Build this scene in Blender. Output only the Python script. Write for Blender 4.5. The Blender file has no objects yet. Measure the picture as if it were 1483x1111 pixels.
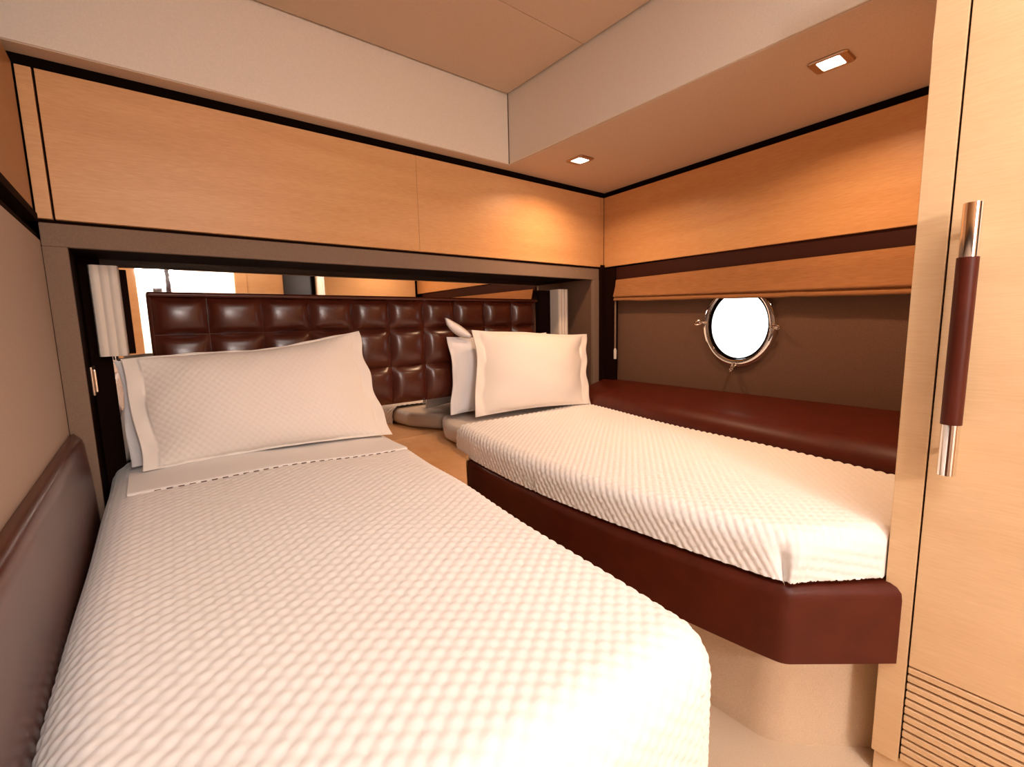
import bpy, bmesh, math, random
import numpy as np
from mathutils import Vector, Matrix

C = bpy.context.scene.collection
ZO = 1.13                      # eye height above the carpet: coordinates below are relative to the eye
PI = math.pi
random.seed(4)

# ------------------------------------------------------------------ camera
cam_d = bpy.data.cameras.new('camera')
cam = bpy.data.objects.new('camera', cam_d); C.objects.link(cam)
cam_d.sensor_width = 36.0
cam_d.lens = 664.917 * 36.0 / 1483.0
cam_d.clip_start = 0.02
def cam_axes(yaw, pitch, roll):
    cy, sy = math.cos(yaw), math.sin(yaw); cp, sp = math.cos(pitch), math.sin(pitch)
    cr, sr = math.cos(roll), math.sin(roll)
    fwd = Vector((-sy, cy, 0)); right = Vector((cy, sy, 0)); up = Vector((0, 0, 1))
    f2 = fwd*cp - up*sp; u2 = up*cp + fwd*sp
    return right*cr + u2*sr, u2*cr - right*sr, f2
r_, u_, f_ = cam_axes(math.radians(-38.476), math.radians(7.4125), math.radians(-1.3221))
cam.matrix_world = Matrix(((r_.x, u_.x, -f_.x, 0), (r_.y, u_.y, -f_.y, 0), (r_.z, u_.z, -f_.z, ZO), (0, 0, 0, 1)))
bpy.context.scene.camera = cam

# ------------------------------------------------------------------ colour management, sky, large lights
sc = bpy.context.scene
sc.view_settings.view_transform = 'Standard'
sc.view_settings.look = 'None'
sc.view_settings.gamma = 1.0
sc.view_settings.use_curve_mapping = False
sc.view_settings.exposure = 0.54

w = bpy.data.worlds.new('sky'); sc.world = w; w.use_nodes = True
bg = w.node_tree.nodes['Background']
bg.inputs[0].default_value = (0.93, 0.97, 1.0, 1); bg.inputs[1].default_value = 2.6

def area(name, loc, size, power, col, rot=(0, 0, 0), spread=PI, sy=None):
    l = bpy.data.lights.new(name, 'AREA'); l.energy = power; l.color = col; l.size = size; l.spread = spread
    if sy: l.shape = 'RECTANGLE'; l.size_y = sy
    o = bpy.data.objects.new(name, l); C.objects.link(o)
    o.location = (loc[0], loc[1], loc[2] + ZO); o.rotation_euler = rot
    return o
WARM = (1.0, 0.62, 0.36); COOL = (1.0, 0.93, 0.90); NEUTRAL = (1.0, 0.89, 0.80)
P_DOOR, P_FILL, P_SPOT = 58.0, 15.0, 4.2
# lamp inside the lit ensuite behind the photographer; it shines out through the open doorway
pl = bpy.data.lights.new('ensuite_lamp', 'POINT'); pl.energy = P_DOOR; pl.color = COOL; pl.shadow_soft_size = 0.16
po = bpy.data.objects.new('ensuite_lamp', pl); C.objects.link(po); po.location = (0.16, -1.60, 0.62 + ZO)
# added fill light, out of view: a flat panel behind the photographer
area('fill_panel_lamp', (0.55, -0.48, 1.142 - 0.022), 1.10, P_FILL, NEUTRAL, sy=0.80)

# ------------------------------------------------------------------ materials
def mat(name, col, rough=0.5, metal=0.0, spec=None, coat=None):
    m = bpy.data.materials.new(name); m.use_nodes = True
    b = m.node_tree.nodes['Principled BSDF']
    b.inputs['Base Color'].default_value = (*col, 1); b.inputs['Roughness'].default_value = rough
    b.inputs['Metallic'].default_value = metal
    if spec is not None: b.inputs['Specular IOR Level'].default_value = spec
    if coat: b.inputs['Coat Weight'].default_value = coat[0]; b.inputs['Coat Roughness'].default_value = coat[1]
    return m
def nd(m, t): return m.node_tree.nodes.new(t)
def lk(m, a, b): m.node_tree.links.new(a, b)
def noise_col(m, c1, c2, scale, detail=4, lo=0.35, hi=0.65, vec_scale=None, bump=0.0, bump_dist=0.002, rot=None):
    b = m.node_tree.nodes['Principled BSDF']
    g = nd(m, 'ShaderNodeNewGeometry'); mp = nd(m, 'ShaderNodeMapping')
    lk(m, g.outputs['Position'], mp.inputs['Vector'])
    if vec_scale: mp.inputs['Scale'].default_value = vec_scale
    if rot: mp.inputs['Rotation'].default_value = rot
    n = nd(m, 'ShaderNodeTexNoise'); n.inputs['Scale'].default_value = scale; n.inputs['Detail'].default_value = detail
    lk(m, mp.outputs[0], n.inputs['Vector'])
    r = nd(m, 'ShaderNodeValToRGB'); r.color_ramp.elements[0].position = lo; r.color_ramp.elements[1].position = hi
    r.color_ramp.elements[0].color = (*c1, 1); r.color_ramp.elements[1].color = (*c2, 1)
    lk(m, n.outputs['Fac'], r.inputs[0]); lk(m, r.outputs[0], b.inputs['Base Color'])
    if bump:
        bp = nd(m, 'ShaderNodeBump'); bp.inputs['Strength'].default_value = bump; bp.inputs['Distance'].default_value = bump_dist
        lk(m, n.outputs['Fac'], bp.inputs['Height']); lk(m, bp.outputs[0], b.inputs['Normal'])
    return n, r, mp
def wood(name, c1, c2, rough=0.4):
    m = mat(name, c1, rough, spec=0.35)
    b = m.node_tree.nodes['Principled BSDF']
    g = nd(m, 'ShaderNodeNewGeometry')
    def layer(scale, vs, detail):
        mp = nd(m, 'ShaderNodeMapping'); mp.inputs['Scale'].default_value = vs
        lk(m, g.outputs['Position'], mp.inputs['Vector'])
        n = nd(m, 'ShaderNodeTexNoise'); n.inputs['Scale'].default_value = scale; n.inputs['Detail'].default_value = detail
        n.inputs['Distortion'].default_value = 0.35
        lk(m, mp.outputs[0], n.inputs['Vector']); return n
    broad = layer(1.0, (1.1, 1.1, 11), 4)
    fine = layer(1.0, (22, 22, 300), 3)
    mx = nd(m, 'ShaderNodeMix'); mx.inputs[0].default_value = 0.5
    lk(m, broad.outputs['Fac'], mx.inputs[2]); lk(m, fine.outputs['Fac'], mx.inputs[3])
    r = nd(m, 'ShaderNodeValToRGB'); r.color_ramp.elements[0].position = 0.35; r.color_ramp.elements[1].position = 0.65
    r.color_ramp.elements[0].color = (*c2, 1); r.color_ramp.elements[1].color = (*c1, 1)
    lk(m, mx.outputs[0], r.inputs[0]); lk(m, r.outputs[0], b.inputs['Base Color'])
    bp = nd(m, 'ShaderNodeBump'); bp.inputs['Strength'].default_value = 0.06; bp.inputs['Distance'].default_value = 0.0006
    lk(m, fine.outputs['Fac'], bp.inputs['Height']); lk(m, bp.outputs[0], b.inputs['Normal'])
    return m

M = {}
M['oak'] = wood('oak_veneer', (0.72, 0.40, 0.18), (0.61, 0.305, 0.12))
M['lit_oak'] = wood('lit_oak_veneer', (0.80, 0.555, 0.325), (0.72, 0.475, 0.26))  # oak lightened: the strong light on the wardrobe is put into its colour
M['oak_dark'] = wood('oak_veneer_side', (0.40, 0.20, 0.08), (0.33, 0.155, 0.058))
M['wenge'] = mat('dark_stained_wood', (0.012, 0.004, 0.0025), 0.8, spec=0.04)
M['brown_board'] = mat('brown_board', (0.040, 0.010, 0.006), 0.6, spec=0.15)
M['cream'] = mat('cream_leatherette', (0.78, 0.68, 0.57), 0.55, spec=0.25)
noise_col(M['cream'], (0.76, 0.66, 0.55), (0.80, 0.70, 0.59), 220, 2, bump=0.05, bump_dist=0.0005)
M['cream_bounce'] = mat('bounce_tinted_lining', (0.46, 0.35, 0.27), 0.7)  # warm bounce light on the soffit underside is put into this colour
noise_col(M['cream_bounce'], (0.55, 0.40, 0.29), (0.60, 0.44, 0.32), 200, 2)
M['ceiling'] = mat('tan_ceiling_lining', (0.60, 0.44, 0.32), 0.7, spec=0.2)
noise_col(M['ceiling'], (0.585, 0.425, 0.305), (0.615, 0.45, 0.33), 200, 2)
M['taupe'] = mat('taupe_fabric', (0.30, 0.20, 0.14), 0.85, spec=0.15)
noise_col(M['taupe'], (0.21, 0.14, 0.098), (0.25, 0.168, 0.12), 380, 2, bump=0.15, bump_dist=0.0006)
M['grey_panel'] = mat('brown_grey_fabric', (0.16, 0.085, 0.055), 0.85, spec=0.15)
noise_col(M['grey_panel'], (0.13, 0.072, 0.047), (0.17, 0.096, 0.064), 420, 2, bump=0.2, bump_dist=0.0006)
M['wall_beige'] = mat('beige_wall_lining', (0.52, 0.40, 0.32), 0.75, spec=0.2)
noise_col(M['wall_beige'], (0.41, 0.31, 0.245), (0.44, 0.335, 0.265), 260, 2, bump=0.08, bump_dist=0.0005)
M['leather'] = mat('brown_leather', (0.105, 0.020, 0.008), 0.27, spec=0.6)
noise_col(M['leather'], (0.058, 0.0105, 0.0045), (0.078, 0.015, 0.0065), 9, 4, bump=0.02)
M['leather_matt'] = mat('brown_padded_leather', (0.115, 0.020, 0.008), 0.42, spec=0.28)
noise_col(M['leather_matt'], (0.070, 0.0095, 0.0032), (0.086, 0.012, 0.0042), 14, 4, bump=0.03)
M['linen'] = mat('white_quilted_cotton', (0.88, 0.855, 0.835), 0.9, spec=0.1)
M['linen'].node_tree.nodes['Principled BSDF'].inputs['Sheen Weight'].default_value = 0.15
M['sham'] = mat('ivory_cotton', (0.88, 0.81, 0.745), 0.9, spec=0.1)
M['white_cotton'] = mat('plain_white_cotton', (0.88, 0.85, 0.85), 0.9, spec=0.1)
M['sheet'] = mat('satin_sheet', (0.66, 0.58, 0.51), 0.55, spec=0.3)
M['mattress'] = mat('mattress_ticking', (0.72, 0.65, 0.57), 0.85)
M['chrome'] = mat('chrome', (0.85, 0.83, 0.81), 0.09, 1.0)
M['satin_metal'] = mat('bronze_metal', (0.42, 0.30, 0.22), 0.28, 1.0)
M['mirror'] = mat('mirror_glass', (0.80, 0.76, 0.72), 0.015, 1.0)
M['shade'] = mat('cream_lampshade', (0.80, 0.70, 0.60), 0.7)
M['blind'] = mat('brown_blind_fabric', (0.34, 0.155, 0.062), 0.8, spec=0.15)
noise_col(M['blind'], (0.30, 0.135, 0.052), (0.38, 0.175, 0.072), 1.0, 4, vec_scale=(20, 20, 420), bump=0.1, bump_dist=0.0005)
M['carpet'] = mat('beige_carpet', (0.66, 0.50, 0.36), 0.95, spec=0.05)
noise_col(M['carpet'], (0.68, 0.51, 0.355), (0.80, 0.62, 0.445), 520, 3, bump=0.6, bump_dist=0.003)
M['white_plastic'] = mat('white_plastic', (0.75, 0.70, 0.65), 0.35)
M['black'] = mat('black_gloss', (0.004, 0.0035, 0.0035), 0.6, spec=0.05)
M['black_matt'] = mat('black_rubber', (0.006, 0.003, 0.002), 0.9, spec=0.02)
M['white_wall'] = mat('white_gloss_wall', (0.85, 0.83, 0.80), 0.4)
M['seam'] = mat('brown_seam', (0.10, 0.05, 0.028), 0.8)

def emit(name, col, s):
    m = bpy.data.materials.new(name); m.use_nodes = True; nt = m.node_tree; nt.nodes.clear()
    e = nt.nodes.new('ShaderNodeEmission'); o = nt.nodes.new('ShaderNodeOutputMaterial')
    e.inputs[0].default_value = (*col, 1); e.inputs[1].default_value = s; nt.links.new(e.outputs[0], o.inputs[0]); return m
M['lamp'] = emit('lamp_lens', (1.0, 0.90, 0.78), 8.0)
M['fill_diffuser'] = emit('fill_panel_diffuser', (1.0, 0.93, 0.86), 1.5)  # glowing face of the added fill panel
def glass():
    m = bpy.data.materials.new('clear_glass'); m.use_nodes = True; nt = m.node_tree; nt.nodes.clear()
    t = nt.nodes.new('ShaderNodeBsdfTransparent'); g = nt.nodes.new('ShaderNodeBsdfGlossy'); mx = nt.nodes.new('ShaderNodeMixShader')
    fr = nt.nodes.new('ShaderNodeFresnel'); fr.inputs[0].default_value = 1.45; g.inputs['Roughness'].default_value = 0.02
    t.inputs[0].default_value = (0.93, 0.95, 0.94, 1)
    o = nt.nodes.new('ShaderNodeOutputMaterial')
    nt.links.new(fr.outputs[0], mx.inputs[0]); nt.links.new(t.outputs[0], mx.inputs[1]); nt.links.new(g.outputs[0], mx.inputs[2]); nt.links.new(mx.outputs[0], o.inputs[0])
    return m
M['glass'] = glass()

# ------------------------------------------------------------------ mesh helpers (eye coordinates; ZO is added on building)
def new(): return bmesh.new()
def box(bm, x0, x1, y0, y1, z0, z1, bev=0.0, seg=2):
    t = bmesh.new(); bmesh.ops.create_cube(t, size=1.0)
    for v in t.verts:
        v.co = Vector((x0 + (v.co.x + .5)*(x1-x0), y0 + (v.co.y + .5)*(y1-y0), z0 + (v.co.z + .5)*(z1-z0)))
    if bev: bmesh.ops.bevel(t, geom=list(t.edges), offset=bev, segments=seg, affect='EDGES', profile=0.5)
    merge(bm, t)
def merge(bm, t):
    me = bpy.data.meshes.new('tmp'); t.to_mesh(me); t.free(); bm.from_mesh(me); bpy.data.meshes.remove(me)
def prism(bm, pts, lo, hi, axis='z', bev=0.0, seg=2):
    """polygon pts (2-D) extruded along axis from lo to hi"""
    t = bmesh.new()
    def mk(p, h): return {'z': (p[0], p[1], h), 'y': (p[0], h, p[1]), 'x': (h, p[0], p[1])}[axis]
    a = [t.verts.new(mk(p, lo)) for p in pts]; b = [t.verts.new(mk(p, hi)) for p in pts]; n = len(pts)
    t.faces.new(a); t.faces.new(b[::-1])
    for i in range(n): t.faces.new((a[i], b[i], b[(i+1) % n], a[(i+1) % n]))
    bmesh.ops.recalc_face_normals(t, faces=t.faces)
    if bev: bmesh.ops.bevel(t, geom=list(t.edges), offset=bev, segments=seg, affect='EDGES', profile=0.5)
    merge(bm, t)
def loft(bm, sections, closed=True, caps=True):
    rows = [[bm.verts.new(p) for p in s] for s in sections]
    for a, b in zip(rows, rows[1:]):
        n = len(a)
        for i in range(n if closed else n-1):
            j = (i+1) % n
            bm.faces.new((a[i], a[j], b[j], b[i]))
    if caps and closed:
        bm.faces.new(rows[0][::-1]); bm.faces.new(rows[-1])
    bmesh.ops.recalc_face_normals(bm, faces=bm.faces)
def tube(bm, p0, p1, r0, r1=None, n=20, caps=True):
    r1 = r0 if r1 is None else r1
    p0 = Vector(p0); p1 = Vector(p1); d = (p1-p0).normalized()
    a = d.orthogonal().normalized(); b = d.cross(a)
    t = bmesh.new()
    loft(t, [[p + (a*math.cos(2*PI*i/n) + b*math.sin(2*PI*i/n))*r for i in range(n)] for p, r in ((p0, r0), (p1, r1))], True, caps)
    merge(bm, t)
def lathe(bm, c, axis, prof, n=48, close=False):
    """prof: list of (radius, height along axis) around centre c"""
    c = Vector(c); d = Vector(axis).normalized()
    a = Vector((0, 0, 1)) if abs(d.z) < .9 else Vector((1, 0, 0)); a = (a - d*a.dot(d)).normalized(); b = d.cross(a)
    t = bmesh.new()
    sec = [[c + d*h + (a*math.cos(2*PI*i/n) + b*math.sin(2*PI*i/n))*r for i in range(n)] for r, h in prof]
    if close: sec.append(sec[0])
    loft(t, sec, True, False)
    if close: bmesh.ops.remove_doubles(t, verts=t.verts, dist=1e-6); bmesh.ops.recalc_face_normals(t, faces=t.faces)
    merge(bm, t)
def torus(bm, c, axis, R, r, n=24, k=10):
    lathe(bm, c, axis, [(R + r*math.cos(2*PI*i/k), r*math.sin(2*PI*i/k)) for i in range(k)], n, True)

def obj(name, bm, m, parent=None, smooth=40, shift=True):
    me = bpy.data.meshes.new(name)
    if isinstance(bm, bmesh.types.BMesh): bm.to_mesh(me); bm.free()
    else: me.from_pydata(bm[0], [], bm[1])
    me.update()
    o = bpy.data.objects.new(name, me); C.objects.link(o)
    off = np.array((0, 0, ZO if shift else 0.0))
    co = np.empty(len(me.vertices)*3, 'f'); me.vertices.foreach_get('co', co); co = co.reshape(-1, 3) + off
    base = np.array(parent['_base']) if parent is not None else None
    if base is None:
        lo, hi = co.min(0), co.max(0); base = np.array(((lo[0]+hi[0])/2, (lo[1]+hi[1])/2, lo[2])); o.location = base
        o['_base'] = [float(v) for v in base]
    else:
        o.parent = parent; o['_base'] = [float(v) for v in base]
    me.vertices.foreach_set('co', (co - base).astype('f').ravel())
    for mm in (m if isinstance(m, (list, tuple)) else [m]): me.materials.append(mm)
    if smooth:
        me.polygons.foreach_set('use_smooth', [True]*len(me.polygons))
        if smooth < 180:
            me.set_sharp_from_angle(angle=math.radians(smooth))
            wn = o.modifiers.new('weighted_normal', 'WEIGHTED_NORMAL'); wn.keep_sharp = True; wn.weight = 90
    me.update()
    return o
def struct(name, bm, m, parent=None, **k):
    o = obj(name, bm, m, parent, **k)
    if parent is None: o['kind'] = 'structure'
    return o
def tag(o, label, cat, group=None):
    o['label'] = label; o['category'] = cat
    if group: o['group'] = group
    return o
def thing(name, label, cat, loc, group=None):
    o = bpy.data.objects.new(name, None); C.objects.link(o); o.empty_display_size = 0.05
    o.location = (loc[0], loc[1], loc[2] + ZO); o['_base'] = [loc[0], loc[1], loc[2] + ZO]
    return tag(o, label, cat, group)
def bx(name, m, parent, *a, bev=0.0, seg=2, smooth=40):
    b = new(); box(b, *a, bev=bev, seg=seg); return obj(name, b, m, parent, smooth=smooth)
def grid_obj(name, P, m, parent=None, closed_u=False):
    nu, nv = P.shape[:2]
    idx = np.arange(nu*nv).reshape(nu, nv)
    a = idx[:-1, :-1].ravel(); b = idx[1:, :-1].ravel(); c = idx[1:, 1:].ravel(); d = idx[:-1, 1:].ravel()
    return obj(name, (P.reshape(-1, 3).tolist(), np.stack([a, b, c, d], 1).tolist()), m, parent, smooth=180)
def grid_normals(P):
    du = np.gradient(P, axis=0); dv = np.gradient(P, axis=1)
    n = np.cross(du, dv); n /= np.linalg.norm(n, axis=2, keepdims=True) + 1e-12
    return n

# ------------------------------------------------------------------ room plan
XL = -0.215                    # left wall face
YH = 2.00                      # face of the overhead lockers on the headboard wall
YM = 2.28                      # mirror
XW = 1.31                      # wardrobe front
YR = -1.30                     # rear bulkhead
SZ = 0.81                      # underside of the soffit
CZ = 1.142                     # ceiling
FZ = -1.13                     # floor
TA = math.tan(math.radians(3.78))
def hx(y, d=0.0): return 2.366 - (2.0 - y)*TA - d       # hull lining line, d = distance inboard

# floor, ceiling, soffits
b = new(); box(b, XL-.1, 2.7, YR-.75, 2.5, FZ-.06, FZ); struct('floor', b, M['carpet'])
ceil = struct('ceiling', (lambda bb: (box(bb, XL-.1, 1.7, YR-.1, 2.1, CZ+.012, CZ+.06), bb)[1])(new()), M['seam'])
b = new(); box(b, XL-.05, 1.549-.011, 1.4105, 1.929-.011, CZ-.004, CZ+.012, .003); obj('panel', b, M['ceiling'], ceil)
b = new(); box(b, XL-.05, 1.549-.011, YR, 1.409, CZ-.004, CZ+.012, .003); obj('panel', b, M['ceiling'], ceil)
b = new(); box(b, XL-.1, 1.546, 1.929, 2.4, SZ, CZ+.03, .0); head_soffit = struct('trim_1', b, M['cream'])
b = new(); box(b, 1.549, 2.6, YR-.1, 2.4, SZ, CZ+.03, .0); hull_soffit = struct('trim_2', b, M['cream'])
b = new(); box(b, 1.5445, 1.5495, 1.9275, 1.94, SZ+.001, CZ+.02); obj('seam', b, M['seam'], head_soffit)
b = new(); box(b, 1.555, 2.45, YR-.05, 2.0, SZ-.004, SZ); obj('lining', b, M['cream_bounce'], hull_soffit)
b = new(); box(b, XL-.02, 1.555, 1.933, 2.0, SZ-.004, SZ); obj('lining', b, M['cream_bounce'], head_soffit)

# left wall: shell, beige lining, upper locker
b = new(); box(b, XL-.10, XL-.03, YR-.1, 2.5, FZ, CZ+.05); wl = struct('wall_left', b, M['wenge'])
b = new(); box(b, XL-.03, XL, YR, 2.008, FZ, .284, .003); obj('lining', b, M['wall_beige'], wl)
b = new(); box(b, XL-.03, XL-.004, YR, 2.0, .284, .302, .002); obj('bead', b, M['wenge'], wl)
lk_l = thing('overhead_locker', 'brown oak overhead locker along the left wall, cut by the frame at upper left', 'cabinet', (XL-.01, .6, .36))
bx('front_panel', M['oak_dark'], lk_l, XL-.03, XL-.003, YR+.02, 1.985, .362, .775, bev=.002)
bx('bottom_rail', M['wenge'], lk_l, XL-.03, XL+.004, YR+.02, 1.992, .335, .360, bev=.002)

# back wall shell
b = new(); box(b, XL-.1, 2.75, 2.36, 2.44, FZ, CZ+.05); wb = struct('wall_back', b, M['wenge'])
b = new(); box(b, XL-.02, 2.45, YH+.006, 2.36, .778, .809); obj('shadow_gap', b, M['black_matt'], wb)
# fascia and pilasters of the bed niche
b = new(); box(b, XL, 2.345, YH+.012, YH+.035, .268, .338, .003); obj('fascia', b, M['taupe'], wb)
b = new(); box(b, XL, 2.345, YH+.016, 2.36, .272, .338); obj('niche_top', b, M['wenge'], wb)
b = new(); box(b, XL, -.157, YH+.010, YH+.03, -1.0, .268, .003); obj('pilaster', b, M['taupe'], wb)
b = new(); box(b, XL, -.1575, YH+.014, 2.36, -1.0, .272); obj('niche_side', b, M['wenge'], wb)
b = new(); box(b, 2.279, 2.337, YH+.010, YH+.03, -1.0, .268, .003); obj('pilaster', b, M['taupe'], wb)
b = new(); box(b, 2.281, 2.337, YH+.014, 2.36, -1.0, .272); obj('niche_side', b, M['grey_panel'], wb)  # darker fabric puts the deep shade of this side into its colour
b = new(); box(b, 2.335, 2.60, YH-.012, 2.36, -1.13, .36); obj('corner_post', b, M['wenge'], wb)

# overhead lockers on the headboard wall
lk_b = thing('overhead_locker', 'long honey oak overhead locker above the leather headboard', 'cabinet', (1.08, 2.05, .35))
bx('carcass', M['wenge'], lk_b, XL, 2.36, 2.02, 2.36, .338, .80)
bx('stile', M['oak'], lk_b, XL, -.180, YH, YH+.022, .348, .776, bev=.0015)
bx('door', M['oak'], lk_b, -.174, 1.0553, YH, YH+.022, .348, .776, bev=.0015)
bx('door', M['oak'], lk_b, 1.0562, 2.340, YH, YH+.022, .348, .776, bev=.0015)
bx('stile', M['oak'], lk_b, 2.3415, 2.366, YH-.002, YH+.022, .348, .776, bev=.0015)

# ------------------------------------------------------------------ hull side
def hull_slab(bm, y0, y1, d0, d1, za0, za1, zb0=None, zb1=None, bev=0.0):
    """slab following the hull line; d0 inboard face, d1 outboard; z may differ at the two ends (a: y0, b: y1)"""
    zb0 = za0 if zb0 is None else zb0; zb1 = za1 if zb1 is None else zb1
    t = bmesh.new()
    loft(t, [[(hx(y, d0), y, z0), (hx(y, d0), y, z1), (hx(y, d1), y, z1), (hx(y, d1), y, z0)] for y, z0, z1 in ((y0, za0, za1), (y1, zb0, zb1))])
    if bev: bmesh.ops.bevel(t, geom=list(t.edges), offset=bev, segments=2, affect='EDGES')
    merge(bm, t)
PC = Vector((hx(1.100, -.03), 1.100, -.032)); EZ = 1.125; PS = 1.05     # porthole centre on the lining
hn = Vector((-math.cos(math.radians(3.78)), math.sin(math.radians(3.78)), 0))   # inboard normal
ht = Vector((math.sin(math.radians(3.78)), math.cos(math.radians(3.78)), 0))    # along the hull
def holed(bm, d, r, y0, y1, z0, z1, n=64):
    """sheet on the hull line (offset d) with a round hole at the porthole"""
    c = PC + hn*(d + .03)
    us = [(y0 - c.y)/ht.y, (y1 - c.y)/ht.y]; vs = [z0 - c.z, z1 - c.z]
    out = []; inn = []
    for i in range(n):
        a = 2*PI*i/n; ca, sa = math.cos(a), math.sin(a)
        k = min((us[1] if ca > 0 else us[0])/ca if abs(ca) > 1e-9 else 1e9, (vs[1] if sa > 0 else vs[0])/sa if abs(sa) > 1e-9 else 1e9)
        out.append(bm.verts.new(c + ht*ca*k + Vector((0, 0, sa*k)))); inn.append(bm.verts.new(c + ht*ca*r + Vector((0, 0, sa*r*EZ))))
    for i in range(n):
        j = (i+1) % n; bm.faces.new((out[i], out[j], inn[j], inn[i]))
    corners = [bm.verts.new(c + ht*u + Vector((0, 0, v))) for u in us for v in vs]
    # close the four corners
    for cv in corners:
        best = sorted(range(n), key=lambda i: (out[i].co - cv.co).length)
        i = best[0]; pair = None
        for q in range(n):
            a_, b_ = out[q].co, out[(q+1) % n].co
            if (abs((a_-cv.co).dot(ht)) < 1e-4 and abs((b_-cv.co).z) < 1e-4) or (abs((b_-cv.co).dot(ht)) < 1e-4 and abs((a_-cv.co).z) < 1e-4): pair = q
        if pair is not None: bm.faces.new((out[pair], cv, out[(pair+1) % n]))
b = new(); holed(b, -.075, .158, -1.5, 2.45, FZ, CZ+.05); wr = struct('wall_right', b, M['wenge'], smooth=0)
b = new(); holed(b, -.03, .168, .27, 1.90, -.48, .262); obj('lining', b, M['grey_panel'], wr, smooth=0)
b = new(); hull_slab(b, .27, 1.99, -.012, -.07, .235, .335); obj('blind_box', b, M['brown_board'], wr)
b = new(); hull_slab(b, 1.90, 1.992, .0, -.07, -.75, .335); obj('post', b, M['wenge'], wr)

lk_h = thing('overhead_locker', 'oak overhead locker above the porthole wall, below the downlights', 'cabinet', (2.32, 1.1, .34))
b = new(); hull_slab(b, .20, 1.996, 0, -.022, .325, .774, .347, .776, bev=.0015); obj('front_panel', b, M['oak'], lk_h)
b = new(); hull_slab(b, .20, 1.996, -.022, -.07, .33, .80, .35, .80); obj('carcass', b, M['wenge'], lk_h)
b = new(); hull_slab(b, .20, 1.996, -.006, -.07, .778, .8055); obj('shadow_gap', b, M['black_matt'], lk_h)

# porthole
win = thing('window_1', 'round porthole', 'window', tuple(PC)); win['kind'] = 'structure'
for k in ('label', 'category'): del win[k]
def oval(bm):
    for v in bm.verts:
        q_ = v.co - PC; u = q_.dot(ht); v.co += ht*u*(PS-1); v.co.z = PC.z + q_.z*PS*EZ
    return bm
b = new(); lathe(b, PC, hn, [(.178, -.004), (.178, .012), (.172, .022), (.160, .026), (.150, .022), (.146, .010), (.146, -.05), (.152, -.05), (.152, -.004)], 64, True)
obj('window_frame', oval(b), M['chrome'], win)
b = new(); lathe(b, PC, hn, [(.1455, .004), (.1455, .010), (.139, .010), (.139, .004)], 64, True); obj('gasket', oval(b), M['black_matt'], win)
b = new(); lathe(b, PC, hn, [(.0005, .000), (.141, .000), (.141, .008), (.0005, .008)], 48, False); obj('pane', oval(b), M['glass'], win)
for ang in (4, 183, 273):
    a = math.radians(ang)
    # +ht points away from the camera (left in the picture), so 5 deg sits at left
    dirv = ht*math.cos(a) + Vector((0, 0, math.sin(a)))
    p = PC + ht*math.cos(a)*.193 + Vector((0, 0, math.sin(a)*.217)) + hn*.020
    b = new(); tube(b, p - dirv*.03 + hn*.010, p + dirv*.006 + hn*.012, .006, n=12)
    tube(b, p - hn*.022, p + hn*.016, .009, n=14)
    torus(b, p + hn*.026 + dirv*.006, ht*(-math.sin(a))*.6 + Vector((0, 0, math.cos(a)))*.6 + hn*.5, .017, .0042, 18, 8)
    obj('window_dog', b, M['chrome'], win)

# roman blind
bl = thing('roman_blind', 'brown roman blind gathered above the porthole', 'blind', (2.29, 1.1, .10))
def lerp(a, b_, t): return a + (b_-a)*t
def blind_rows(kind):
    ys = np.linspace(1.885, .27, 90); rows = []
    for y in ys:
        t = (1.885 - y)/(1.885 - .445)
        top = lerp(.259, .254, t); fold = lerp(.150, .103, t); bot = lerp(.127, .074, t)
        wob = .006*math.sin(y*9) + .004*math.sin(y*23+1)
        sag = .010*math.exp(-((y-1.05)/.22)**2)
        if kind == 'fabric':
            pr = [(.0, top), (-.010, top-.004), (-.016 - wob*.4, lerp(top, fold, .35)), (-.022 + wob, lerp(top, fold, .7)),
                  (-.034, fold+.012), (-.036, fold+.004), (-.028, fold), (-.014, fold+.004)]
        else:
            crum = .010*math.exp(-((y-.83)/.05)**2)
            pr = [(-.010, fold+.008), (-.022, fold+.003-sag*.3), (-.029 - crum*.4, lerp(fold, bot, .35)), (-.031 + wob*.5, lerp(fold, bot, .75)), (-.027, bot+crum*.6 - wob*.3), (-.014, bot+.002+crum*.6), (-.008, lerp(fold, bot, .5))]
        rows.append([(hx(y) + dx, y, z) for dx, z in pr])
    return np.array(rows)
grid_obj('fabric', blind_rows('fabric'), M['blind'], bl)
grid_obj('hem', blind_rows('hem'), M['blind'], bl)
b = new(); p0 = Vector((hx(1.885, .012), 1.885, .13)); tube(b, p0, p0 - Vector((0, 0, .30)), .006, n=10); obj('cord', b, M['taupe'], bl)
b = new(); q = p0 - Vector((0, 0, .30)); tube(b, q + Vector((0, 0, .0)), q - Vector((0, 0, .012)), .005, .009, 14); tube(b, q - Vector((0, 0, .012)), q - Vector((0, 0, .068)), .010, .009, 14)
o = obj('cord_pull', b, M['white_plastic'], bl); o['label'] = 'white plastic cord pull'

# ------------------------------------------------------------------ mirror, headboard, sconces, switch
b = new(); box(b, -.098, 2.279, YM, YM+.02, -.62, .27)
tag(obj('mirror', b, M['mirror'], smooth=0), 'wide mirror on the back of the bed niche behind the headboard', 'mirror')
b = new(); box(b, -.157, -.098, YM-.012, YM+.03, -.9, .27); obj('niche_back', b, M['wenge'], wb)

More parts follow.
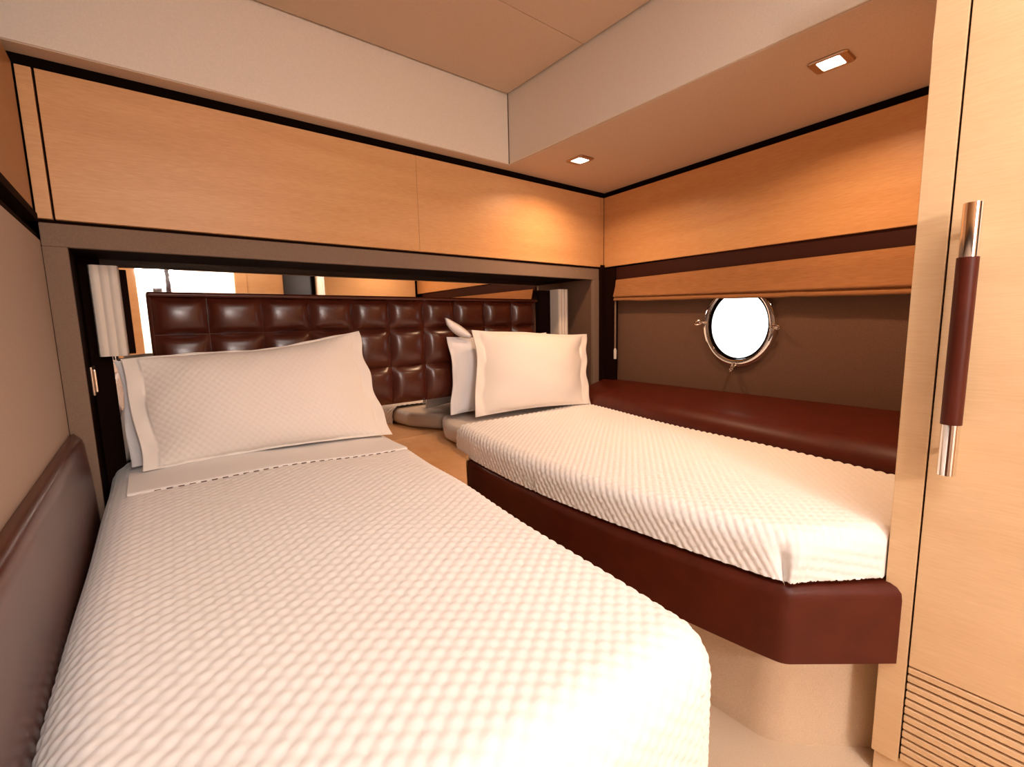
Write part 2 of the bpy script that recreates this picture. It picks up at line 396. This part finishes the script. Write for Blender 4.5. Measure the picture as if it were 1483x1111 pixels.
hb = thing('headboard', 'tufted brown leather headboard in front of the mirror', 'headboard', (1.0, 2.25, -.40))
bx('backing', M['leather'], hb, .022, 1.978, 2.232, YM-.001, -.402, .152, bev=.014, seg=3)
bx('top_rail', M['leather'], hb, .022, 1.978, 2.205, 2.245, .132, .151, bev=.009, seg=3)
cols = [.034, .2118, .409, .602, .7965, .985, 1.179, 1.3735, 1.578, 1.7797, 1.966]
rows_ = [.134, -.012, -.206, -.400]
def puff(cx, cz, wx, wz, n=11):
    u = np.linspace(-1, 1, n); U, V_ = np.meshgrid(u, u, indexing='ij')
    bulge = ((1-np.abs(U)**2.6)*(1-np.abs(V_)**2.6))**.55
    return np.stack([cx + U*wx/2, 2.229 - .034*bulge, cz + V_*wz/2], 2)
for i in range(10):
    for j in range(3):
        x0, x1, z1, z0 = cols[i], cols[i+1], rows_[j], rows_[j+1]
        o = grid_obj('tuft', puff((x0+x1)/2, (z0+z1)/2, x1-x0-.001, z1-z0-.001), M['leather'], hb)

def sconce(x0, x1, z0, z1, label, pl_, pr_):
    t = thing('wall_sconce', label, 'wall lamp', ((x0+x1)/2, 2.25, z0), 'sconces at either end of the headboard')
    n = 3; pts = []; yb, yf = YM-.018, 2.180
    pts.append((x0, yb)); pts.append((x0, yf+.010)); pts.append((x0+.004, yf+.002))
    wv = (x1-x0-.008)/n
    for k in range(n):
        for q in range(0, 6):
            a = PI*(q/5); pts.append((x0+.004 + wv*(k + q/5*.94+.03), yf - .005*math.sin(a)))
    pts += [(x1-.004, yf+.002), (x1, yf+.010), (x1, yb)]
    b = new(); prism(b, pts, z0, z1, 'z'); obj('lamp_shade', b, M['shade'], t, smooth=30)
    b = new(); box(b, x0+pl_, x1+pr_, yb-.001, YM-.001, z0+.004, z1-.004, .002); obj('back_plate', b, M['wenge'], t)
    b = new(); tube(b, ((x0+x1)/2, 2.23, z0-.016), ((x0+x1)/2, 2.23, z0+.004), .006, n=10); obj('switch_stem', b, M['chrome'], t)
sconce(-.129, -.047, -.083, .236, 'pleated cream wall sconce at the left end of the headboard, above the near bed', .002, .020)
sconce(2.137, 2.225, -.083, .216, 'cream wall sconce at the far right end of the headboard, behind the far bed pillows', -.10, -.002)  # plate widened to the left: dark board stands in for a dark reflection

t = thing('light_switch', 'chrome rocker switch on the dark niche side below the left sconce', 'switch', (-.157, 2.2, -.2))
bx('switch_plate', M['satin_metal'], t, -.1575, -.148, 2.135, 2.245, -.215, -.115, bev=.003)
bx('rocker', M['chrome'], t, -.149, -.141, 2.155, 2.225, -.205, -.125, bev=.003)

# ------------------------------------------------------------------ bedside shelf
sh = thing('bedside_cabinet', 'orange oak bedside cabinet between the two beds', 'cabinet', (.97, 2.0, FZ))
b = new(); prism(b, [(-.150, YM-.002), (1.42, YM-.002), (1.30, 1.765), (1.112, 1.757), (.885, 1.392), (.875, 1.392), (.875, 2.19), (-.150, 2.19)], -.628, -.602, 'z', .002, 1); obj('top', b, M['oak'], sh)
b = new(); prism(b, [(.882, YM-.01), (1.17, YM-.01), (1.17, 1.80), (1.100, 1.765), (.892, 1.415), (.882, 1.415)], FZ+.001, -.629, 'z', .002, 1); obj('body', b, M['oak'], sh)

# ------------------------------------------------------------------ far berth (right)
def offset_path(path, d):
    """offset an open polyline sideways (to its left) by d"""
    out = []
    for i, p in enumerate(path):
        p = Vector(p)
        a = (Vector(path[i]) - Vector(path[i-1])).normalized() if i > 0 else None
        c = (Vector(path[i+1]) - Vector(path[i])).normalized() if i < len(path)-1 else None
        na = Vector((-a.y, a.x)) if a else None; nc = Vector((-c.y, c.x)) if c else None
        if na and nc:
            m_ = (na + nc).normalized(); out.append(p + m_*(d/max(.3, m_.dot(na))))
        else: out.append(p + (na or nc)*d)
    return out
def round_path(path, r, k=5):
    out = [Vector(path[0])]
    for i in range(1, len(path)-1):
        p = Vector(path[i]); a = (Vector(path[i-1])-p).normalized(); c = (Vector(path[i+1])-p).normalized()
        p0, p1 = p + a*r, p + c*r
        for j in range(k+1):
            s = j/k; out.append((1-s)**2*p0 + 2*s*(1-s)*p + s*s*p1)
    out.append(Vector(path[-1])); return out
fb = thing('berth', 'far berth base with brown padded leather front, on a carpeted plinth below the porthole', 'bed', (1.7, 1.1, FZ))
EDGE_Y = [.20, .385, .50, .75, 1.0, 1.35, 1.752, 2.3]; EDGE_X = [1.108, 1.106, 1.088, 1.066, 1.060, 1.078, 1.118, 1.19]
def edge(y): return np.interp(y, EDGE_Y, EDGE_X)
_e = [(float(sum(edge(y + o_) for o_ in (-.10, -.05, 0, .05, .10))/5) if .5 < y < 1.65 else float(edge(y)), float(y)) for y in np.linspace(1.752, .46, 14)]
path = _e[:-1] + round_path([_e[-1], (1.106, .385), (1.308, .217)], .018)
prof = [(0, -.814), (0, -.655), (.003, -.640), (.010, -.628), (.020, -.622), (.062, -.619), (.066, -.625), (.066, -.814)]
b = new(); secs = [offset_path(path, d) for d, z in prof]
loft(b, [[(secs[k][i].x, secs[k][i].y, prof[k][1]) for k in range(len(prof))] for i in range(len(path))])
bmesh.ops.recalc_face_normals(b, faces=b.faces); obj('front_panel', b, M['leather_matt'], fb, smooth=50)
path2 = round_path([(1.205, 1.752), (1.205, .44), (1.395, .264)], .05)
o2 = offset_path(path2, .03)
b = new(); loft(b, [[(p.x, p.y, FZ), (p.x, p.y, -.79), (q.x, q.y, -.79), (q.x, q.y, FZ)] for p, q in zip(path2, o2)])
o = obj('plinth', b, M['carpet'], fb, smooth=50); o['label'] = 'beige carpeted plinth'
b = new(); prism(b, [(1.19, 1.74), (1.215, .45), (1.395, .29), (1.9, .29), (hx(1.74)-.06, 1.74)], -.79, -.64); obj('platform', b, M['wenge'], fb)

b = new(); prism(b, [(1.29, YM-.004), (1.185, 2.07), (1.170, 1.9), (1.112, 1.4), (1.092, 1.0), (1.100, .7), (1.142, .42), (1.325, .285), (1.755, .285), (2.055, 1.9), (2.07, YM-.004)], -.600, -.508, 'z', .03, 4)
tag(obj('mattress', b, M['sheet']), 'mattress of the far bed under its white coverlet', 'mattress')

def quilt(U, V_, cu, cv, amp):
    a = PI*(U/cu + V_/cv); c = PI*(U/cu - V_/cv)
    return amp*(np.abs(np.cos(a))*np.abs(np.cos(c)))**.5

def drape(u, v, flat, r, zt, drop):
    """cloth over a slab: flat=(u0,u1,v0,v1) is the level area; the rest rolls over radius r and hangs to drop"""
    U, V_ = np.meshgrid(u, v, indexing='ij')
    eu = np.where(U < flat[0], U-flat[0], np.where(U > flat[1], U-flat[1], 0)); ev = np.where(V_ < flat[2], V_-flat[2], np.where(V_ > flat[3], V_-flat[3], 0))
    d = np.hypot(eu, ev)+1e-12; du, dv = eu/d, ev/d
    dm = r*PI/2 + drop - r
    d = np.minimum(d, dm)
    arc = np.minimum(d, r*PI/2)
    h = r*np.sin(arc/r); g = r*(1-np.cos(arc/r)) + np.maximum(0, d - r*PI/2)
    X = np.clip(U, flat[0], flat[1]) + du*h; Y = np.clip(V_, flat[2], flat[3]) + dv*h
    return U, V_, X, Y, zt - g, d

def build_right():
    st = .0052; r = .05; drop = .116
    us = np.arange(0, 1.10, st); vs = np.arange(0, 1.80, st)
    U, V_ = np.meshgrid(us, vs, indexing='ij')
    # u runs from the hull bolster to the walkway and over the edge; v from the pillows to the wardrobe
    y = 1.905 - V_
    xh = 2.085 - (1.95 - y)*.19
    x = xh - U
    ex = sum(edge(y + o_) for o_ in (-.12, -.06, 0, .06, .12))/5 + .012 + .02*np.clip((y-1.7)/.3, 0, 1)
    d1 = ex + r - x          # past the walkway edge
    nx, ny = -.575, -.818
    d3 = (x-1.118)*nx + (y-.392)*ny + r                                      # past the chamfered foot corner
    k = 45.0
    m = np.maximum(d1, d3); e1 = np.exp(k*(d1-m)); e3 = np.exp(k*(d3-m))
    D = np.maximum(m + np.log(e1+e3)/k - .004, 0)
    gx = (-e1 + nx*e3)/(e1+e3); gy = ny*e3/(e1+e3); gl = np.hypot(gx, gy); gx /= gl; gy /= gl
    dm = r*PI/2 + drop - r
    Dc = np.minimum(D, dm); arc = np.minimum(Dc, r*PI/2)
    h = r*np.sin(arc/r); g = r*(1-np.cos(arc/r)) + np.maximum(0, Dc - r*PI/2)
    X = x - gx*D + gx*h; Y = y - gy*D + gy*h; Z = -.497 - g
    # puffy slump of the top
    Z = Z + .006*np.sin(x*7+y*3)*np.exp(-((y-1.3)/.7)**2)
    P = np.stack([X, Y, Z], 2)
    q = quilt(U, V_, .034, .030, .0053)
    n = grid_normals(P); n = np.where(n[..., 2:3] < 0, -n, n)
    # folded pleat at the foot corner
    s = d3 - d1; w_ = np.clip((g-.012)/.05, 0, 1)
    pleat = (-.016*np.exp(-((s+.010)/.016)**2) + .012*np.exp(-((s-.030)/.022)**2))*w_
    P = P + n*(q*(1-.6*np.exp(-((s+.01)/.03)**2)*w_) + pleat)[..., None]
    P[..., 1] = np.where(P[..., 0] > 1.296, np.maximum(P[..., 1], .254), P[..., 1])
    return P, (D <= dm + st) & ((x < 1.33) | (y > .25))
P, ok = build_right()
def masked(name, P, ok, m):
    nu, nv = P.shape[:2]; idx = np.arange(nu*nv).reshape(nu, nv)
    keep = ok[:-1, :-1] & ok[1:, :-1] & ok[1:, 1:] & ok[:-1, 1:]
    f = np.stack([idx[:-1, :-1][keep], idx[1:, :-1][keep], idx[1:, 1:][keep], idx[:-1, 1:][keep]], 1)
    used = np.unique(f); rm = -np.ones(nu*nv, int); rm[used] = np.arange(len(used))
    return obj(name, (P.reshape(-1, 3)[used].tolist(), rm[f].tolist()), m, None, smooth=180)
tag(masked('coverlet', P, ok, M['linen']), 'quilted white coverlet on the far bed under the porthole', 'bedspread')

# ------------------------------------------------------------------ hull-side bolster
bo = []
for y in np.linspace(YH-.013, .275, 24):
    xf = 2.057 - (1.77 - y)*.19; xb = hx(y, -.028)
    s = lambda t, z: (lerp(xf, xb, t), y, z)
    bo.append([(xf+.025, y, -.60), (xf-.004, y, -.52), (xf+.004, y, -.475), (xf+.022, y, -.447), (xf+.05, y, -.427), (xf+.09, y, -.412), s(.6, -.394), s(.85, -.378), (xb, y, -.376), (xb, y, -.60)])
b = new(); loft(b, bo); tag(obj('side_bolster', b, M['leather_matt'], smooth=60), 'brown padded leather bolster along the hull beside the far bed', 'bolster')

# ------------------------------------------------------------------ near berth (left)
nb = thing('berth', 'near berth base under the white coverlet by the left wall', 'bed', (.28, 1.2, FZ))
bx('base', M['oak'], nb, -.12, .60, .42, 2.18, FZ+.001, -.72, bev=.004)
bx('side_rail', M['leather_matt'], nb, .60, .66, .42, 1.74, -.86, -.68, bev=.012, seg=3)
b = new(); prism(b, [(-.120, 2.18), (.80, 2.18), (.80, 1.9), (.66, .46), (.60, .40), (-.10, .40)], -.70, -.545, 'z', .03, 3)
tag(obj('mattress', b, M['mattress']), 'mattress of the near bed under its white coverlet', 'mattress')

def build_left():
    st = .0052; r = .075; drop = .28
    U, V_, X, Y, Z, d = drape(np.arange(-.22, 1.02, st), np.arange(-.30, 1.925, st), (.07, .73, .07, 99), r, -.495, drop)
    # X in 0..0.8 across, Y from the foot; warp to the tapering plan
    foot = .335
    yy = np.clip((Y)/(2.02-foot), 0, 1)
    xl = np.interp(yy, [0, .3, .6, 1], [-.161, -.161, -.150, -.137])
    xr = np.interp(yy, [0, .05, .19, .43, .75, 1], [.700, .705, .722, .757, .822, .872])
    xs = X/.8
    PX = xl + xs*(xr-xl); PY = foot + Y 
    P = np.stack([PX, PY, Z], 2)
    n = grid_normals(P); n = np.where(n[..., 2:3] < 0, -n, n)
    q = quilt(U, V_, .036, .030, .0047)
    soft = .006*np.sin(PX*5+1)*np.sin(PY*4) + .003*np.sin(PX*13+PY*9)
    dome = .012*np.sin(np.clip(xs, 0, 1)*PI)
    P = P + n*q[..., None]; P[..., 2] += soft + dome*(d < .08)
    P[..., 2] = np.where((P[..., 1] > 1.37) & (P[..., 0] > .5), np.maximum(P[..., 2], -.598), P[..., 2])
    return P, d < r*PI/2 + drop - r - 1e-6
P, ok = build_left()
cov = tag(masked('coverlet', P, ok, M['linen']), 'quilted white coverlet on the near bed in the foreground', 'bedspread')
# turned-back hem of the coverlet, with brown dashes as the painted shadows of its stitches
hem = []; st_bm = new()
def near_top(x, y): return -.495 + .012*math.sin((x+.14)/.98*PI) + .006*math.sin(x*5+1)*math.sin(y*4) + .003*math.sin(x*13+y*9) + .0042
for i, x in enumerate(np.linspace(-.085, .79, 60)):
    t = (x+.085)/.875; yf = 1.755 - .075*t + .004*math.sin(x*9); yb = 2.03
    hem.append([(x, yf, near_top(x, yf)-.002), (x, yf+.003, near_top(x, yf)+.0035)] + [(x, lerp(yf+.012, yb, k), near_top(x, lerp(yf+.012, yb, k))+.005) for k in np.linspace(0, 1, 10)])
    if 4 < i < 56 and i % 2:
        box(st_bm, x-.009, x+.007, yf-.002, yf+.001, near_top(x, yf)-.001, near_top(x, yf)+.0015)
grid_obj('turned_hem', np.array(hem), M['linen'], cov)
o = obj('stitch_shadows', st_bm, M['seam'], cov, smooth=0); o['kind'] = 'stuff'
# left padded side
bo = []
for y in np.linspace(1.996, -.35, 40):
    k = min(1, (1.996-y)/.12); k = math.sqrt(max(0, 1-(1-k)**2))
    x1 = lerp(-.190, -.176, k)
    bo.append([(XL+.001, y, -.75), (XL+.001, y, -.318), (XL+.012, y, -.316), (x1-.012, y, -.320), (x1-.003, y, -.328), (x1+.001, y, -.345), (x1+.006, y, -.42), (x1+.010, y, -.50), (x1+.012, y, -.58), (x1+.010, y, -.75)])
b = new(); loft(b, bo); tag(obj('side_bolster', b, M['leather'], smooth=60), 'brown padded leather bolster along the left wall beside the near bed', 'bolster')

# ------------------------------------------------------------------ pillows
def pillow(name, label, corners, thick, flange, m, group=None, q=None, n=90, seed=0, sag=.0, q_top=1.0, back_f=.3):
    """corners BL, BR, TR, TL of the front sheet; plump towards its normal on both sides"""
    BL, BR, TR, TL = [np.array(c, float) for c in corners]
    rng = np.random.RandomState(seed)
    u = np.linspace(0, 1, n); v = np.linspace(0, 1, int(n*.7))
    U, V_ = np.meshgrid(u, v, indexing='ij')
    W = np.linalg.norm(BR-BL); H = np.linalg.norm(TL-BL)
    # edges drawn in a little between the corners
    pin = .024
    Uu = U + pin*np.sin(PI*V_)*(1-2*U)*.8; Vv = V_ + pin*np.sin(PI*U)*(1-2*V_)*1.4
    Vv = Vv + (.030*np.sin(PI*U)**2*np.sin(U*4.2+seed*2.1))*V_*q_top; Uu = Uu + .010*np.sin(V_*7+seed)*(1-U) + .006*np.sin(V_*19+seed*3)*U
    base = (BL*(1-Uu)[..., None] + BR*Uu[..., None])*(1-Vv)[..., None] + (TL*(1-Uu)[..., None] + TR*Uu[..., None])*Vv[..., None]
    nn = np.cross(BR-BL, TL-BL); nn /= np.linalg.norm(nn)
    fu, fv = flange/W, .008/H
    a = np.clip((U-fu)/(1-2*fu), 0, 1)*2-1; c = np.clip((V_-fv)/(1-2*fv), 0, 1)*2-1
    t = np.clip(1-np.abs(a)**2.3, 0, None)**.85*np.clip(1-np.abs(c)**2.4, 0, None)**.55
    # ruffle of the flange
    edge = (t <= 0)
    ruf = .005*np.sin(U*W*46+seed)*np.sin(V_*H*39+1+seed) + .003*np.sin(U*W*17+V_*H*23)
    wr = .004*np.sin(U*11+V_*5+seed)*np.sin(V_*9+seed) + .0035*np.sin(U*23-V_*13)*(1-t)
    front = thick*.55*t + ruf*edge + wr*(t > 0)
    back = -thick*back_f*t + ruf*edge - .002
    front += .002
    if q: front = front + quilt(U*W, V_*H, q[0], q[0], q[1])*(t > 0)
    F = base + nn*front[..., None]; B = base + nn*back[..., None]
    F[..., 2] -= sag*t*(1-V_)
    nu, nv = U.shape; idx = np.arange(nu*nv).reshape(nu, nv); off = nu*nv
    f = np.stack([idx[:-1, :-1].ravel(), idx[1:, :-1].ravel(), idx[1:, 1:].ravel(), idx[:-1, 1:].ravel()], 1)
    faces = f.tolist() + (f[:, ::-1] + off).tolist()
    loop = list(idx[:, 0]) + list(idx[-1, 1:]) + list(idx[::-1, -1][1:]) + list(idx[0, ::-1][1:-1])
    for i in range(len(loop)):
        p, r2 = int(loop[i]), int(loop[(i+1) % len(loop)]); faces.append([r2, p, p+off, r2+off])
    return tag(obj(name, (np.concatenate([F.reshape(-1, 3), B.reshape(-1, 3)]).tolist(), faces), m, None, smooth=180), label, 'pillow', group)
# near bed: quilted sham in front, plain white pillow behind
pillow('pillow', 'plump quilted ivory sham leaning on the headboard of the near bed', [(-.055, 2.00, -.478), (.835, 1.925, -.482), (.790, 2.14, -.018), (-.080, 2.13, -.092)], .17, .045, M['sham'], q=(.026, .0022), n=220, seed=1)
pillow('pillow', 'plain white pillow standing behind the quilted sham of the near bed', [(-.085, 2.09, -.478), (.72, 2.07, -.478), (.70, 2.165, -.07), (-.095, 2.165, -.10)], .05, .03, M['white_cotton'], seed=2)
# far bed
pillow('pillow', 'smooth ivory sham at the front on the far bed', [(1.325, 1.985, -.485), (2.066, 1.845, -.490), (2.190, 1.985, -.075), (1.385, 2.075, -.028)], .17, .05, M['sham'], seed=3, n=120)
wp = pillow('pillow', 'white pillow standing behind the ivory sham of the far bed, its corner poking up', [(1.272, 2.14, -.487), (2.02, 2.06, -.487), (2.00, 2.155, -.06), (1.280, 2.155, -.062)], .11, .012, M['white_cotton'], seed=4)
fl = []
for i in range(13):
    t = i/12; w_ = .040*math.sin(PI*min(1, .12+t*.80))**.8*(1 if t > .02 else .1)
    c = Vector((1.254 + .150*t, 2.132 - .012*t, .038 - .100*t**.8))
    fl.append([c + Vector((-.25*w_, 0, -w_))*.9, c + Vector((0, -.010, 0)), c + Vector((.5*w_, .004, .35*w_)), c + Vector((0, .008, 0))])
b = new(); loft(b, fl); P_ = obj('pillowcase_flap', b, M['white_cotton'], wp, smooth=180)

# ------------------------------------------------------------------ wardrobe
wd = thing('wardrobe', 'tall oak wardrobe with louvred door base at the right edge, bright light painted into its colour', 'wardrobe', (1.8, -.4, FZ))
YW = .250; WT = SZ-.002
bx('carcass', M['lit_oak'], wd, XW+.024, 2.2, YR+.02, YW-.001, -1.06, WT, bev=.001)
bx('stile', M['lit_oak'], wd, XW, XW+.023, .199, YW, -1.065, WT, bev=.0015)
bx('toe_kick', M['lit_oak'], wd, XW+.012, 2.2, YR+.02, YW-.004, FZ+.001, -1.061)
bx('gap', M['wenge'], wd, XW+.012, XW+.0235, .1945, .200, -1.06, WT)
bx('door', M['lit_oak'], wd, XW, XW+.020, -.40, .1955, -.8065, WT, bev=.0012)
zt = -.8115
for k in range(12):
    z1 = zt - k*.0206
    bx('slat', M['lit_oak'], wd, XW, XW+.018, -.40, .1955, z1-.0138, z1, bev=.0008, seg=1)
bx('louvre_back', M['wenge'], wd, XW+.016, XW+.0235, -.40, .1955, -1.062, -.806)
bx('door', M['lit_oak'], wd, XW, XW+.020, YR+.03, -.404, -1.06, WT, bev=.0012)
hd = bpy.data.objects.new('handle', None); C.objects.link(hd); hd.parent = wd; hd['_base'] = list(wd['_base'])
hxp, hy = XW-.040, .161
def htube(name, z0, z1, r, m):
    b = new(); tube(b, (hxp, hy, z0), (hxp, hy, z1), r, n=28)
    return obj(name, b, m, hd, smooth=50)
htube('chrome_end', .106, .210, .0150, M['chrome']); htube('chrome_end', -.330, -.222, .0150, M['chrome'])
htube('grip', -.224, .108, .0168, M['leather_matt'])
for z in (.16, -.28):
    b = new(); tube(b, (hxp, hy, z), (XW+.001, hy, z), .006, n=14); obj('handle_post', b, M['chrome'], hd)

# ------------------------------------------------------------------ downlights
def downlight(x, y, z, rot, label, group, w=.112, h=.098):
    t = thing('downlight', label, 'ceiling light', (x, y, z), group)
    ca, sa = math.cos(rot), math.sin(rot)
    def R(px, py): return (x + px*ca - py*sa, y + px*sa + py*ca)
    def rr(wx, wy, rad, k=5):
        pts = []
        for sx, sy, a0 in ((1, 1, 0), (-1, 1, 90), (-1, -1, 180), (1, -1, 270)):
            for i in range(k+1):
                a = math.radians(a0 + 90*i/k); pts.append((sx*(wx/2-rad) + rad*math.cos(a), sy*(wy/2-rad) + rad*math.sin(a)))
        return pts
    rings = [(w, h, .014, .001), (w, h, .014, -.003), (w-.006, h-.006, .012, -.006), (w*.58, h*.74, .006, -.006), (w*.54, h*.70, .004, .006)]
    b = new(); secs = []
    for wx, wy, rad, dz in rings: secs.append([(*R(px, py), z + dz) for px, py in rr(wx, wy, rad)])
    t_ = bmesh.new(); loft(t_, secs, True, False); merge(b, t_); obj('bezel', b, M['satin_metal'], t)
    b = new(); pts = [R(px, py) for px, py in rr(w*.55, h*.71, .004)]
    prism(b, pts, z-.0035, z-.001, 'z'); o = obj('lens', b, M['lamp'], t)
    l = area('downlight_lamp', (x, y, z-.010), .06, P_SPOT, WARM, (0, 0, 0), math.radians(150))
    return t
G = 'square downlights in the cabin soffit'
downlight(1.792, 1.667, SZ-.004, math.radians(90), 'small lit downlight in the soffit at the far corner above the pillows', G)
downlight(1.800, .590, SZ-.004, math.radians(90), 'lit downlight in the soffit near the wardrobe', G)
x, y = .55, -.48  # visible body of the added fill light
t = thing('fill_panel', 'large flat fill light panel added out of view behind the photographer', 'ceiling light', (x, y, CZ-.02))
b = new(); box(b, x-.58, x+.58, y-.43, y+.43, CZ-.016, CZ-.0045, .003); obj('housing', b, M['white_plastic'], t)
b = new(); box(b, x-.56, x+.56, y-.41, y+.41, CZ-.018, CZ-.0155, .001); obj('fill_diffuser', b, M['fill_diffuser'], t)

# ------------------------------------------------------------------ rear of the cabin (seen in the mirror)
b = new(); box(b, XL-.1, -.02, YR-.05, YR, FZ, CZ+.05); box(b, .85, 2.5, YR-.05, YR, FZ, CZ+.05); box(b, -.02, .85, YR-.05, YR, .80, CZ+.05)
wrr = struct('wall_rear', b, M['oak'], smooth=0)
b = new(); box(b, XL-.1, 1.2, YR-.74, YR-.70, FZ, CZ+.05); box(b, 1.0, 1.05, YR-.74, YR-.05, FZ, CZ+.05); box(b, XL-.1, XL-.05, YR-.74, YR-.05, FZ, CZ+.05); box(b, XL-.1, 1.05, YR-.74, YR-.05, CZ, CZ+.05)
struct('wall_ensuite', b, M['white_wall'], smooth=0)
b = new(); box(b, .83, .95, YR-.02, YR+.015, FZ, .85, .004); box(b, -.12, -.0, YR-.02, YR+.015, FZ, .85, .004); box(b, -.12, .95, YR-.02, YR+.015, .79, .87, .004)
struct('trim_3', b, M['oak'])
b = new(); box(b, .225, .27, YR-.03, YR+.005, FZ, .79, .003); struct('trim_4', b, M['brown_board'])
tv = thing('television', 'black flat television on the wardrobe front behind the photographer', 'television', (1.28, -.6, .05))
bx('bezel', M['black_matt'], tv, 1.275, XW-.001, -1.12, -.02, .02, .68, bev=.004)
bx('screen', M['black'], tv, 1.272, 1.2745, -1.10, -.04, .04, .66, bev=.001)

db = thing('wall_dispenser', 'small dark dispenser box on the white ensuite wall, seen in the mirror', 'dispenser', (.18, -1.98, .40))
bx('body', M['black_matt'], db, .135, .215, -1.999, -1.93, .40, .57, bev=.006)
bx('lid', M['satin_metal'], db, .133, .217, -1.999, -1.926, .57, .585, bev=.003)

# clean-up of helper properties
for o in bpy.data.objects:
    if '_base' in o: del o['_base']
